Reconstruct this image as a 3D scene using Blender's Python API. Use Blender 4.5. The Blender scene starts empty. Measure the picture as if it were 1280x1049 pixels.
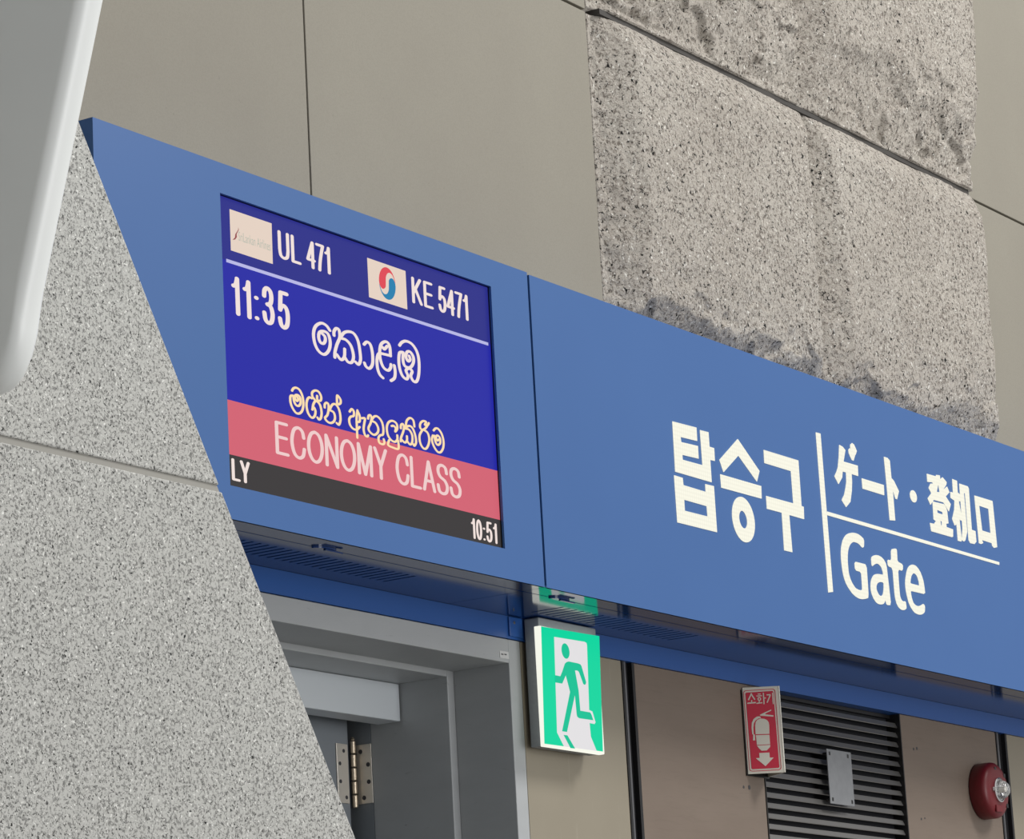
import bpy, bmesh, math, random
from mathutils import Vector, Matrix, noise
from mathutils.geometry import tessellate_polygon

random.seed(7)
C = bpy.context.scene.collection
SC = bpy.context.scene

# ---------------------------------------------------------------- camera
EYE = Vector((0.0, 0.0, 1.6))
RIGHT = Vector((0.54920543, -0.83396312, -0.05365544))
DOWN = Vector((0.1590588, 0.16734764, -0.97298256))
FWD = Vector((0.82041069, 0.52583293, 0.22455741))
FPX = 4173.98
cam_data = bpy.data.cameras.new('camera')
cam = bpy.data.objects.new('camera', cam_data)
C.objects.link(cam)
m = Matrix((RIGHT, -DOWN, -FWD)).transposed().to_4x4()
m.translation = EYE
cam.matrix_world = m
cam_data.sensor_fit = 'HORIZONTAL'
cam_data.sensor_width = 36.0
cam_data.lens = FPX / 1280 * 36
cam_data.clip_start = 0.05
cam_data.clip_end = 200
SC.camera = cam

# ---------------------------------------------------------------- view, world, large lights
SC.view_settings.view_transform = 'Standard'
SC.view_settings.look = 'None'
SC.view_settings.gamma = 1.0
SC.view_settings.use_curve_mapping = False
SC.view_settings.exposure = 0.0

W = bpy.data.worlds.new('hall_daylight')
SC.world = W
W.use_nodes = True
nt = W.node_tree
bg = nt.nodes['Background']
tc = nt.nodes.new('ShaderNodeTexCoord')
sep = nt.nodes.new('ShaderNodeSeparateXYZ')
nt.links.new(tc.outputs['Generated'], sep.inputs[0])


def wmath(op, a, b):
    n = nt.nodes.new('ShaderNodeMath')
    n.operation = op
    for i, v in enumerate((a, b)):
        if isinstance(v, (int, float)):
            n.inputs[i].default_value = v
        else:
            nt.links.new(v, n.inputs[i])
    return n.outputs[0]


# the hall is brighter overhead and towards its right-hand side, darker below and to the left
e1 = wmath('MULTIPLY', sep.outputs['Z'], 0.20)
e2 = wmath('MULTIPLY', sep.outputs['X'], 0.07)
e3 = wmath('MULTIPLY', sep.outputs['Y'], -0.14)
s = wmath('ADD', wmath('ADD', wmath('ADD', e1, e2), e3), 0.34)
s = wmath('MAXIMUM', s, 0.06)
nt.links.new(s, bg.inputs['Strength'])
bg.inputs['Color'].default_value = (1.0, 0.995, 0.98, 1)


def area(name, loc, aim, size, power, color=(1, 1, 1)):
    d = bpy.data.lights.new(name, 'AREA')
    d.shape = 'SQUARE'
    d.size = size
    d.energy = power
    d.color = color
    o = bpy.data.objects.new(name, d)
    C.objects.link(o)
    o.location = loc
    o.rotation_euler = (Vector(aim) - Vector(loc)).to_track_quat('-Z', 'Y').to_euler()
    return o


area('skylight', (10.5, -2.5, 10.0), (7.5, 4.2, 3.0), 3.0, 720, (1.0, 0.985, 0.96))
area('front_fill', (6.5, -8.0, 2.2), (7.5, 4.2, 2.9), 4.5, 470, (1.0, 1.0, 1.0))  # unseen frontal fill, added to brighten the door head and lower wall


# ---------------------------------------------------------------- placing helpers (real planes of the place)
def ray(px, py):
    return RIGHT * (px - 640) + DOWN * (py - 524.5) + FWD * FPX


def on_y(px, py, y):
    d = ray(px, py)
    return EYE + d * ((y - EYE.y) / d.y)


def on_plane(px, py, p0, n):
    d = ray(px, py)
    return EYE + d * ((p0 - EYE).dot(n) / d.dot(n))


def tr(pts, ox, oy, sc):
    return [(ox + x / sc, oy + y / sc) for x, y in pts]


# ---------------------------------------------------------------- object helpers
def props(o, label=None, cat=None, group=None, kind=None):
    if label: o['label'] = label
    if cat: o['category'] = cat
    if group: o['group'] = group
    if kind: o['kind'] = kind
    return o


def thing(name, loc, label=None, cat=None, group=None, kind=None):
    o = bpy.data.objects.new(name, None)
    o.empty_display_size = 0.1
    C.objects.link(o)
    o.location = loc
    ORG[o.name] = Vector(loc)
    return props(o, label, cat, group, kind)


ORG = {}


def obj(name, bm, mat, parent=None, smooth=False, label=None):
    """link bm (world coordinates) as one mesh object, optionally as a part of parent"""
    me = bpy.data.meshes.new(name)
    bmesh.ops.recalc_face_normals(bm, faces=bm.faces)
    o = bpy.data.objects.new(name, me)
    C.objects.link(o)
    if parent is not None:
        off = ORG[parent.name]
        bmesh.ops.translate(bm, verts=bm.verts, vec=-off)
        o.parent = parent
        ORG[o.name] = off
    else:
        # origin at the base centre
        xs = [v.co for v in bm.verts]
        lo = Vector((min(v.x for v in xs), min(v.y for v in xs), min(v.z for v in xs)))
        hi = Vector((max(v.x for v in xs), max(v.y for v in xs), max(v.z for v in xs)))
        off = Vector(((lo.x + hi.x) / 2, (lo.y + hi.y) / 2, lo.z))
        bmesh.ops.translate(bm, verts=bm.verts, vec=-off)
        o.location = off
        ORG[o.name] = off
    if smooth:
        for f in bm.faces: f.smooth = True
    bm.to_mesh(me)
    bm.free()
    me.materials.append(mat.m)
    if label: o['label'] = label
    return o


def bx(bm, x0, x1, y0, y1, z0, z1, bev=0.0, seg=2):
    r = bmesh.ops.create_cube(bm, size=1.0)
    vs = r['verts']
    for v in vs:
        v.co = Vector(((x0 + x1) / 2 + v.co.x * (x1 - x0), (y0 + y1) / 2 + v.co.y * (y1 - y0), (z0 + z1) / 2 + v.co.z * (z1 - z0)))
    if bev > 0:
        es = list({e for v in vs for e in v.link_edges})
        bmesh.ops.bevel(bm, geom=es, offset=bev, segments=seg, affect='EDGES', profile=0.5)
    return bm


def box(*a, **k):
    return bx(bmesh.new(), *a, **k)


def prism3(bm, loops, push):
    """loops: [outer, hole, ...] of 3-D points on one plane; push: vector to the back face"""
    tris = tessellate_polygon(loops)
    flat = [p for l in loops for p in l]
    f = [bm.verts.new(p) for p in flat]
    b = [bm.verts.new(p + push) for p in flat]
    for t in tris:
        if len(set(t)) < 3: continue
        try:
            bm.faces.new([f[i] for i in t])
            bm.faces.new([b[i] for i in reversed(t)])
        except ValueError:
            pass
    k = 0
    for l in loops:
        n = len(l)
        for i in range(n):
            j = (i + 1) % n
            try:
                bm.faces.new([f[k + i], f[k + j], b[k + j], b[k + i]])
            except ValueError:
                pass
        k += n
    return bm


def prism_xz(bm, loops, y0, y1):
    return prism3(bm, [[Vector((x, y0, z)) for x, z in l] for l in loops], Vector((0, y1 - y0, 0)))


def prism_yz(bm, loops, x0, x1):
    return prism3(bm, [[Vector((x0, y, z)) for y, z in l] for l in loops], Vector((x1 - x0, 0, 0)))


def shape_y(bm, polys, y, th=0.0015):
    """polys: list of [outer, holes...] read on the plane Y = y"""
    for loops in polys:
        prism3(bm, [[on_y(px, py, y) for px, py in l] for l in loops], Vector((0, th, 0)))
    return bm


def chaikin(p, n=1):
    for _ in range(n):
        q = []
        for i in range(len(p)):
            a, b = p[i], p[(i + 1) % len(p)]
            q.append((a[0] * .8 + b[0] * .2, a[1] * .8 + b[1] * .2))
            q.append((a[0] * .2 + b[0] * .8, a[1] * .2 + b[1] * .8))
        p = q
    return p


def ell(cx, cy, a, b, sx=0.27, sz=0.08, n=32):
    return [(cx + a * math.cos(t) + b * math.sin(t) * sz, cy + a * math.cos(t) * sx + b * math.sin(t))
            for t in (2 * math.pi * i / n for i in range(n))]


def spline(p, n=5):
    if len(p) < 3: return p
    q = []
    for i in range(len(p) - 1):
        p0 = p[max(i - 1, 0)]; p1 = p[i]; p2 = p[i + 1]; p3 = p[min(i + 2, len(p) - 1)]
        for k in range(n):
            t = k / n
            q.append(tuple(0.5 * (2 * p1[c] + (p2[c] - p0[c]) * t + (2 * p0[c] - 5 * p1[c] + 4 * p2[c] - p3[c]) * t * t
                                  + (3 * p1[c] - p0[c] - 3 * p2[c] + p3[c]) * t ** 3) for c in (0, 1)))
    q.append(p[-1])
    return q


def strokes(bm, lines, y, wx, wz, smooth=True):
    """brush strokes read on the plane Y = y; the brush is an ellipse wx wide and wz high"""
    return brush(bm, [[(v.x, v.z) for v in (on_y(a, b, y) for a, b in (spline(ln) if smooth else ln))] for ln in lines], y, wx, wz)


def brush(bm, lines, y, wx, wz):
    for pts in lines:
        for i in range(len(pts)):
            c = [bm.verts.new((pts[i][0] + wx / 2 * math.cos(t), y, pts[i][1] + wz / 2 * math.sin(t)))
                 for t in (math.pi * 2 * k / 12 for k in range(12))]
            bm.faces.new(c)
            if i == 0: continue
            dx, dz = (pts[i][0] - pts[i - 1][0]) / wx, (pts[i][1] - pts[i - 1][1]) / wz
            l = math.hypot(dx, dz)
            if l < 1e-6: continue
            nx, nz = -dz / l * wx / 2, dx / l * wz / 2
            q = [(pts[i - 1][0] + nx, pts[i - 1][1] + nz), (pts[i][0] + nx, pts[i][1] + nz),
                 (pts[i][0] - nx, pts[i][1] - nz), (pts[i - 1][0] - nx, pts[i - 1][1] - nz)]
            bm.faces.new([bm.verts.new((a, y, b)) for a, b in q])
    return bm


def _oval(w):
    return [(w / 2 + w / 2 * math.sin(2 * math.pi * k / 12), .5 + .5 * math.cos(2 * math.pi * k / 12)) for k in range(13)]


# condensed grotesque skeletons: (advance width, straight strokes, curved strokes), cap height 1
GLYPH = {
    '1': (.22, [[(.22, 1), (.22, 0)]], [[(0, .77), (.13, .81), (.22, .97)]]),
    '4': (.52, [[(.40, 0), (.40, 1), (0, .29), (.52, .29)]], []),
    '7': (.48, [[(0, 1), (.48, 1)]], [[(.48, 1), (.32, .62), (.22, .3), (.17, 0)]]),
    '5': (.48, [[(.45, 1), (.09, 1), (.03, .49)]], [[(.03, .50), (.14, .61), (.30, .63), (.44, .53), (.48, .33), (.42, .1), (.24, 0), (.07, .06), (0, .24)]]),
    '3': (.49, [], [[(.02, .75), (.06, .92), (.22, 1), (.40, .93), (.45, .75), (.38, .58), (.2, .53)], [(.2, .53), (.40, .48), (.49, .28), (.42, .07), (.24, 0), (.06, .07), (0, .27)]]),
    '0': (.46, [], [_oval(.46)]),
    ':': (.02, [[(0, .04), (.02, .04)], [(0, .62), (.02, .62)]], []),
    'U': (.52, [[(0, 1), (0, .3)], [(.52, .3), (.52, 1)]], [[(0, .32), (.06, .08), (.26, 0), (.46, .08), (.52, .32)]]),
    'L': (.44, [[(0, 1), (0, 0), (.44, 0)]], []),
    'K': (.54, [[(0, 0), (0, 1)], [(.5, 1), (0, .38)], [(.16, .58), (.54, 0)]], []),
    'E': (.48, [[(.46, 1), (0, 1), (0, 0), (.48, 0)], [(0, .53), (.43, .53)]], []),
    'C': (.57, [], [[(.56, .70), (.5, .91), (.31, 1), (.1, .88), (0, .5), (.1, .12), (.31, 0), (.5, .09), (.57, .33)]]),
    'O': (.64, [], [_oval(.64)]),
    'N': (.50, [[(0, 0), (0, 1), (.5, 0), (.5, 1)]], []),
    'M': (.60, [[(0, 0), (0, 1), (.3, 0), (.6, 1), (.6, 0)]], []),
    'Y': (.54, [[(0, 1), (.27, .42), (.54, 1)], [(.27, .42), (.27, 0)]], []),
    'A': (.56, [[(0, 0), (.28, 1), (.56, 0)], [(.09, .32), (.47, .32)]], []),
    'S': (.50, [], [[(.49, .74), (.44, .93), (.25, 1), (.07, .93), (.03, .75), (.14, .58), (.38, .47), (.5, .28), (.44, .07), (.25, 0), (.06, .07), (0, .28)]]),
}


def signage(text, left, right, top, bottom, y, wx, wz, gap=.21):
    """the same lettering as narrow brush strokes fitted between four read points"""
    x0, x1 = on_y(*left, y).x + wx / 2, on_y(*right, y).x - wx / 2
    zt, zb = on_y(*top, y).z - wz / 2, on_y(*bottom, y).z + wz / 2
    cur, lines = 0.0, []
    for ch in text:
        if ch == ' ':
            cur += .36
            continue
        w, st, cv = GLYPH[ch]
        for l in st + [spline(c) for c in cv]:
            lines.append([(cur + a, b) for a, b in l])
        cur += w + gap
    tot = cur - gap
    return brush(bmesh.new(), [[(x0 + a / tot * (x1 - x0), zb + b * (zt - zb)) for a, b in l] for l in lines], y, wx, wz)


def words(text, left, right, top, bottom, y, bold=0.0):
    """flat lettering fitted between four read points on the plane Y = y"""
    cu = bpy.data.curves.new('lettering', 'FONT')
    cu.body = text
    cu.size = 1.0
    cu.offset = bold
    cu.resolution_u = 4
    t = bpy.data.objects.new('lettering', cu)
    C.objects.link(t)
    dg = bpy.context.evaluated_depsgraph_get()
    me = bpy.data.meshes.new_from_object(t.evaluated_get(dg))
    bm = bmesh.new()
    bm.from_mesh(me)
    bpy.data.objects.remove(t)
    bpy.data.curves.remove(cu)
    bpy.data.meshes.remove(me)
    x0, x1 = on_y(*left, y).x, on_y(*right, y).x
    z1, z0 = on_y(*top, y).z, on_y(*bottom, y).z
    ax = min(v.co.x for v in bm.verts); bx_ = max(v.co.x for v in bm.verts)
    ay = min(v.co.y for v in bm.verts); by = max(v.co.y for v in bm.verts)
    for v in bm.verts:
        v.co = Vector((x0 + (v.co.x - ax) / (bx_ - ax) * (x1 - x0), y, z0 + (v.co.y - ay) / (by - ay) * (z1 - z0)))
    return bm


def disc(bm, c, axis, r, depth, n=24, r2=None):
    """solid of revolution, base centre c, along axis"""
    axis = Vector(axis).normalized()
    rot = Vector((0, 0, 1)).rotation_difference(axis).to_matrix().to_4x4()
    mt = Matrix.Translation(Vector(c) + axis * depth / 2) @ rot
    bmesh.ops.create_cone(bm, cap_ends=True, segments=n, radius1=r, radius2=r if r2 is None else r2, depth=depth, matrix=mt)
    return bm


def lathe(bm, c, axis, prof, n=32):
    """prof: (radius, height) along axis"""
    axis = Vector(axis).normalized()
    rot = Vector((0, 0, 1)).rotation_difference(axis).to_matrix()
    rings = []
    for r, h in prof:
        if r < 1e-6:
            rings.append([bm.verts.new(Vector(c) + rot @ Vector((0, 0, h)))])
        else:
            rings.append([bm.verts.new(Vector(c) + rot @ Vector((r * math.cos(2 * math.pi * k / n), r * math.sin(2 * math.pi * k / n), h))) for k in range(n)])
    for a, b in zip(rings, rings[1:]):
        for k in range(n):
            j = (k + 1) % n
            if len(a) == 1 and len(b) == 1: continue
            if len(a) == 1: bm.faces.new([a[0], b[j], b[k]])
            elif len(b) == 1: bm.faces.new([a[k], a[j], b[0]])
            else: bm.faces.new([a[k], a[j], b[j], b[k]])
    if len(rings[0]) > 1: bm.faces.new(list(reversed(rings[0])))
    if len(rings[-1]) > 1: bm.faces.new(rings[-1])
    return bm


# ---------------------------------------------------------------- materials
def lin(c):
    return tuple((v / 255 / 12.92 if v / 255 <= 0.04045 else ((v / 255 + 0.055) / 1.055) ** 2.4) for v in c) + (1.0,)


class Mat:
    def __init__(s, name, col, rough=0.5, metal=0.0, spec=0.5):
        s.m = bpy.data.materials.new(name)
        s.m.use_nodes = True
        s.t = s.m.node_tree
        s.b = s.t.nodes['Principled BSDF']
        s.b.inputs['Base Color'].default_value = lin(col)
        s.b.inputs['Roughness'].default_value = rough
        s.b.inputs['Metallic'].default_value = metal
        s.b.inputs['Specular IOR Level'].default_value = spec
        s.co = None

    def coord(s, scale=(1, 1, 1)):
        tc = s.t.nodes.new('ShaderNodeTexCoord')
        mp = s.t.nodes.new('ShaderNodeMapping')
        mp.inputs['Scale'].default_value = scale
        s.t.links.new(tc.outputs['Object'], mp.inputs['Vector'])
        return mp.outputs[0]

    def noise(s, scale, detail=2.0, rough=0.5, stretch=(1, 1, 1), dist=0.0):
        n = s.t.nodes.new('ShaderNodeTexNoise')
        n.inputs['Scale'].default_value = scale
        n.inputs['Detail'].default_value = detail
        n.inputs['Roughness'].default_value = rough
        n.inputs['Distortion'].default_value = dist
        s.t.links.new(s.coord(stretch), n.inputs['Vector'])
        return n.outputs['Fac']

    def ramp(s, fac, stops):
        r = s.t.nodes.new('ShaderNodeValToRGB')
        e = r.color_ramp.elements
        while len(e) < len(stops): e.new(0.5)
        for el, (p, c) in zip(e, stops):
            el.position = p
            el.color = lin(c) if len(c) == 3 else c
        s.t.links.new(fac, r.inputs[0])
        return r.outputs[0]

    def mix(s, fac, a, b, mode='MIX'):
        n = s.t.nodes.new('ShaderNodeMix')
        n.data_type = 'RGBA'
        n.blend_type = mode
        for i, v in ((0, fac), (6, a), (7, b)):
            if isinstance(v, (int, float)): n.inputs[i].default_value = v
            elif isinstance(v, tuple): n.inputs[i].default_value = lin(v)
            else: s.t.links.new(v, n.inputs[i])
        return n.outputs[2]

    def color(s, out):
        s.t.links.new(out, s.b.inputs['Base Color'])
        return s

    def bump(s, fac, strength=0.3, dist=0.002):
        n = s.t.nodes.new('ShaderNodeBump')
        n.inputs['Strength'].default_value = strength
        n.inputs['Distance'].default_value = dist
        s.t.links.new(fac, n.inputs['Height'])
        s.t.links.new(n.outputs[0], s.b.inputs['Normal'])
        return s

    def roughmap(s, fac, lo, hi):
        n = s.t.nodes.new('ShaderNodeMapRange')
        n.inputs['To Min'].default_value = lo
        n.inputs['To Max'].default_value = hi
        s.t.links.new(fac, n.inputs['Value'])
        s.t.links.new(n.outputs[0], s.b.inputs['Roughness'])
        return s


def glow(name, col, strength, base=(20, 20, 20), rough=0.35, spec=0.12):
    M = Mat(name, base, rough)
    M.b.inputs['Emission Color'].default_value = lin(col)
    M.b.inputs['Emission Strength'].default_value = strength
    M.b.inputs['Specular IOR Level'].default_value = spec
    return M


BLUE = (52, 100, 168)
m_blue = Mat('blue_paint', BLUE, 0.42)
m_blue.color(m_blue.mix(m_blue.noise(3.0, 2), (53, 95, 154), (57, 99, 158)))
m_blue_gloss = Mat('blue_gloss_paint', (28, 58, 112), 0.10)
m_blue_band = Mat('blue_band_paint', (40, 86, 156), 0.3)
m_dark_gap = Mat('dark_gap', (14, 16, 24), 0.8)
m_black = Mat('black_plastic', (12, 12, 14), 0.35)
m_navy = Mat('navy_joint', (10, 18, 60), 0.5)

# flat beige wall cladding with very fine mottling
m_wall = Mat('beige_cladding', (150, 144, 131), 0.75, spec=0.25)
c = m_wall.mix(m_wall.noise(1.6, 4, 0.6), (136, 131, 121), (150, 146, 134))
c = m_wall.mix(m_wall.ramp(m_wall.noise(110, 3), [(0.25, (150, 150, 150)), (0.31, (0, 0, 0))]), c, (112, 107, 98))
c = m_wall.mix(m_wall.ramp(m_wall.noise(260, 2), [(0.36, (120, 120, 120)), (0.60, (0, 0, 0))]), c, (122, 117, 108))
m_wall.color(c)

# speckled smooth granite
m_granite = Mat('speckled_granite', (170, 169, 164), 0.6, spec=0.3)
g = m_granite.mix(m_granite.noise(8, 4, 0.6), (176, 176, 172), (192, 192, 188))
g = m_granite.mix(m_granite.ramp(m_granite.noise(150, 3, 0.62, (1, 1, 1), 0.6), [(0.40, (255, 255, 255)), (0.50, (0, 0, 0))]), g, (128, 128, 125))
g = m_granite.mix(m_granite.ramp(m_granite.noise(165, 3, 0.6, (1.3, 1.3, 1.3), 0.8), [(0.365, (255, 255, 255)), (0.415, (0, 0, 0))]), g, (12, 12, 12))
g = m_granite.mix(m_granite.ramp(m_granite.noise(180, 2, 0.5, (1.1, 1.2, 0.9)), [(0.64, (0, 0, 0)), (0.71, (255, 255, 255))]), g, (226, 226, 222))
m_granite.color(g)
m_granite.bump(m_granite.noise(140, 2), 0.12, 0.001)
m_seam_shade = Mat('seam_shade_grey', (62, 59, 56), 0.7)  # dim tone of the slab underside, put into the seam bar's colour
m_mortar = Mat('grey_mortar', (158, 156, 150), 0.9, spec=0.2)

# split-faced granite
m_stone = Mat('split_face_granite', (168, 160, 148), 0.8, spec=0.2)
g = m_stone.mix(m_stone.noise(2.2, 5, 0.62), (160, 151, 141), (206, 201, 192))
g = m_stone.mix(m_stone.ramp(m_stone.noise(95, 4, 0.66, (1, 1, 1), 0.8), [(0.38, (255, 255, 255)), (0.50, (0, 0, 0))]), g, (122, 114, 106))
g = m_stone.mix(m_stone.ramp(m_stone.noise(80, 4, 0.66, (1.1, 1.1, 1.1), 0.9), [(0.375, (255, 255, 255)), (0.425, (0, 0, 0))]), g, (14, 13, 12))
g = m_stone.mix(m_stone.ramp(m_stone.noise(105, 2, 0.5, (1.1, 1.2, 0.9)), [(0.64, (0, 0, 0)), (0.71, (255, 255, 255))]), g, (230, 227, 220))
m_stone.color(g)
m_stone.bump(m_stone.noise(75, 6, 0.72), 0.9, 0.009)

m_shell = Mat('pale_grey_enamel', (214, 216, 215), 0.36)
m_shell.color(m_shell.mix(m_shell.noise(5, 3), (231, 234, 233), (236, 239, 238)))
m_frame = Mat('grey_frame_paint', (128, 130, 132), 0.45)
f = m_frame.mix(m_frame.noise(9, 4, 0.6, (1, 1, 3)), (164, 167, 169), (176, 179, 181))
f = m_frame.mix(m_frame.ramp(m_frame.noise(14, 5, 0.7, (1, 1, 4), 1.0), [(0.66, (0, 0, 0)), (0.72, (170, 170, 170))]), f, (88, 86, 84))
m_frame.color(f)
m_door = Mat('door_paint', (128, 134, 140), 0.45)
m_closer = Mat('header_paint', (202, 208, 213), 0.38)
m_steel_panel = Mat('beige_steel_panel', (146, 138, 122), 0.42, spec=0.4)
p = m_steel_panel.mix(m_steel_panel.noise(4, 3), (140, 132, 116), (152, 144, 128))
p = m_steel_panel.mix(m_steel_panel.ramp(m_steel_panel.noise(22, 3, 0.6, (3.0, 1, 0.22)), [(0.66, (0, 0, 0)), (0.72, (90, 90, 90))]), p, (196, 188, 170))
m_steel_panel.color(p)
m_wood = Mat('wood_veneer', (142, 126, 110), 0.55, spec=0.3)
p = m_wood.mix(m_wood.noise(3.5, 4, 0.6, (0.8, 1, 3)), (114, 101, 91), (130, 117, 106))
p = m_wood.mix(m_wood.ramp(m_wood.noise(9, 6, 0.7, (0.7, 1, 9), 1.2), [(0.52, (0, 0, 0)), (0.72, (150, 150, 150))]), p, (102, 90, 79))
m_wood.color(p)
m_trim = Mat('black_joint_rubber', (22, 22, 25), 0.5)
m_trim_metal = Mat('joint_metal', (120, 120, 124), 0.3, 0.8)
m_slat = Mat('louvre_aluminium', (166, 164, 161), 0.28, 0.8)
m_slat_dark = Mat('louvre_frame_dark', (44, 43, 43), 0.4, 0.5)
m_plate = Mat('galvanised_plate', (138, 140, 143), 0.5, 0.4)
m_plate.color(m_plate.mix(m_plate.noise(40, 4), (128, 130, 134), (150, 152, 155)))
m_hinge = Mat('satin_nickel', (222, 216, 206), 0.35, 0.45)
m_pin = Mat('brass_pin', (205, 190, 168), 0.3, 0.8)
m_housing = Mat('grey_sign_housing', (108, 112, 116), 0.5)
m_housing.color(m_housing.mix(m_housing.noise(120, 2), (142, 147, 151), (156, 161, 165)))
m_red = Mat('fire_red_plastic', (106, 22, 30), 0.42)
m_sign_white = Mat('sign_white', (214, 210, 198), 0.4)
m_sign_red = Mat('sign_red', (196, 40, 66), 0.3)
m_chrome = Mat('chrome_ring', (225, 225, 225), 0.15, 0.95)
m_lens = Mat('clear_lens', (250, 250, 250), 0.05)
m_lens.b.inputs['Transmission Weight'].default_value = 0.85
m_sticker = Mat('white_sticker', (205, 205, 205), 0.5)
m_ink = Mat('grey_ink', (60, 60, 64), 0.6)
m_floor = Mat('floor_tile', (120, 116, 110), 0.3)
m_floor.color(m_floor.mix(m_floor.noise(60, 3), (112, 108, 102), (128, 124, 118)))

g_led = glow('lit_letters', (252, 250, 233), 0.97, (30, 30, 28))
_w = g_led.t.nodes.new('ShaderNodeTexVoronoi')
_w.inputs['Scale'].default_value = 95
_w.inputs['Randomness'].default_value = 0.0
g_led.t.links.new(g_led.coord(), _w.inputs['Vector'])
_r = g_led.t.nodes.new('ShaderNodeMapRange')
_r.inputs['From Min'].default_value = 0.15
_r.inputs['From Max'].default_value = 0.6
_r.inputs['To Min'].default_value = 1.0
_r.inputs['To Max'].default_value = 0.9
g_led.t.links.new(_w.outputs['Distance'], _r.inputs['Value'])
g_led.t.links.new(_r.outputs[0], g_led.b.inputs['Emission Strength'])
g_screen = glow('screen_blue', (36, 40, 166), 0.95, (6, 6, 14), 0.3)
g_strip = glow('screen_header_blue', (42, 46, 138), 0.95, (6, 6, 14), 0.3)
g_text = glow('screen_text', (244, 228, 222), 0.95, (6, 6, 14), 0.4)
g_cream = glow('screen_cream_text', (255, 226, 178), 0.95, (6, 6, 14), 0.4)
g_tile = glow('screen_tile', (238, 218, 202), 0.9, (6, 6, 14), 0.4)
g_line = glow('screen_line', (186, 186, 232), 0.95, (6, 6, 14), 0.4)
g_pink = glow('screen_pink', (214, 100, 116), 0.95, (6, 6, 14), 0.4)
g_pinktext = glow('screen_pink_text', (242, 208, 206), 0.95, (6, 6, 14), 0.4)
g_ticker = glow('screen_ticker', (58, 55, 54), 0.95, (6, 6, 14), 0.4)
g_red = glow('emblem_red', (226, 72, 84), 0.95, (6, 6, 14), 0.4)
g_cyan = glow('emblem_blue', (30, 128, 176), 0.95, (6, 6, 14), 0.4)
g_maroon = glow('tail_maroon', (150, 76, 78), 0.95, (6, 6, 14), 0.4)
g_sage = glow('wordmark_sage', (186, 190, 176), 0.95, (6, 6, 14), 0.4)
g_green = glow('exit_green', (4, 212, 158), 1.0, (0, 30, 20), 0.3)
g_white = glow('exit_white', (230, 228, 230), 0.95, (30, 30, 30), 0.3)
g_edge = glow('exit_edge', (246, 247, 234), 1.0, (40, 40, 40), 0.3)
g_greenman = glow('exit_green_figure', (16, 192, 148), 1.0, (0, 30, 20), 0.3)

H0 = 1.6            # eye height above the floor
YF = 4.0            # front of the blue fascia
YB = 4.27           # blue band
YW = 4.276          # wall cladding
ZB = H0 + 1.332     # underside of the fascia
ZT = H0 + 2.0765    # top of the fascia
XL = 4.79           # left end of the fascia
XS = 6.344          # seam between the two fascia boxes
XR = 11.0

# ================================================================ setting
o = obj('floor', box(0.5, 12, -3, 5.6, -0.05, 0.0), m_floor); props(o, kind='structure')
o = obj('wall_backing', box(1.0, 12.0, 4.34, 4.40, ZB - 0.04, H0 + 4.6), m_dark_gap); props(o, kind='structure')

# upper beige cladding panels
ZJ = H0 + 3.008
ZLOW = H0 + 1.36
XST0, XST1 = 7.143, 9.41


def panel(name, x0, x1, z0, z1, mat, y0=YW, y1=4.335):
    o = obj(name, box(x0, x1, y0, y1, z0, z1, bev=0.0015), mat)
    props(o, kind='structure')
    return o


for x0, x1, z0, z1 in ((1.0, 3.40, ZLOW, ZJ - .004), (3.406, 5.879, ZLOW, ZJ - .004), (5.885, XST0 - .006, ZLOW, ZJ - .004),
                       (1.0, 3.40, ZJ + .004, H0 + 4.6), (3.406, 5.879, ZJ + .004, H0 + 4.6), (5.885, XST0 - .006, ZJ + .004, H0 + 4.6),
                       (XST0, XST1 - .026, ZLOW, H0 + 2.145), (XST0, XST1 - .026, H0 + 3.866, H0 + 4.6),
                       (XST1 - 0.02, 12.0, ZLOW, ZJ - .004), (XST1 - 0.02, 12.0, ZJ + .004, H0 + 4.6)):
    panel('wall_back', x0, x1, z0, z1, m_wall)


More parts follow.
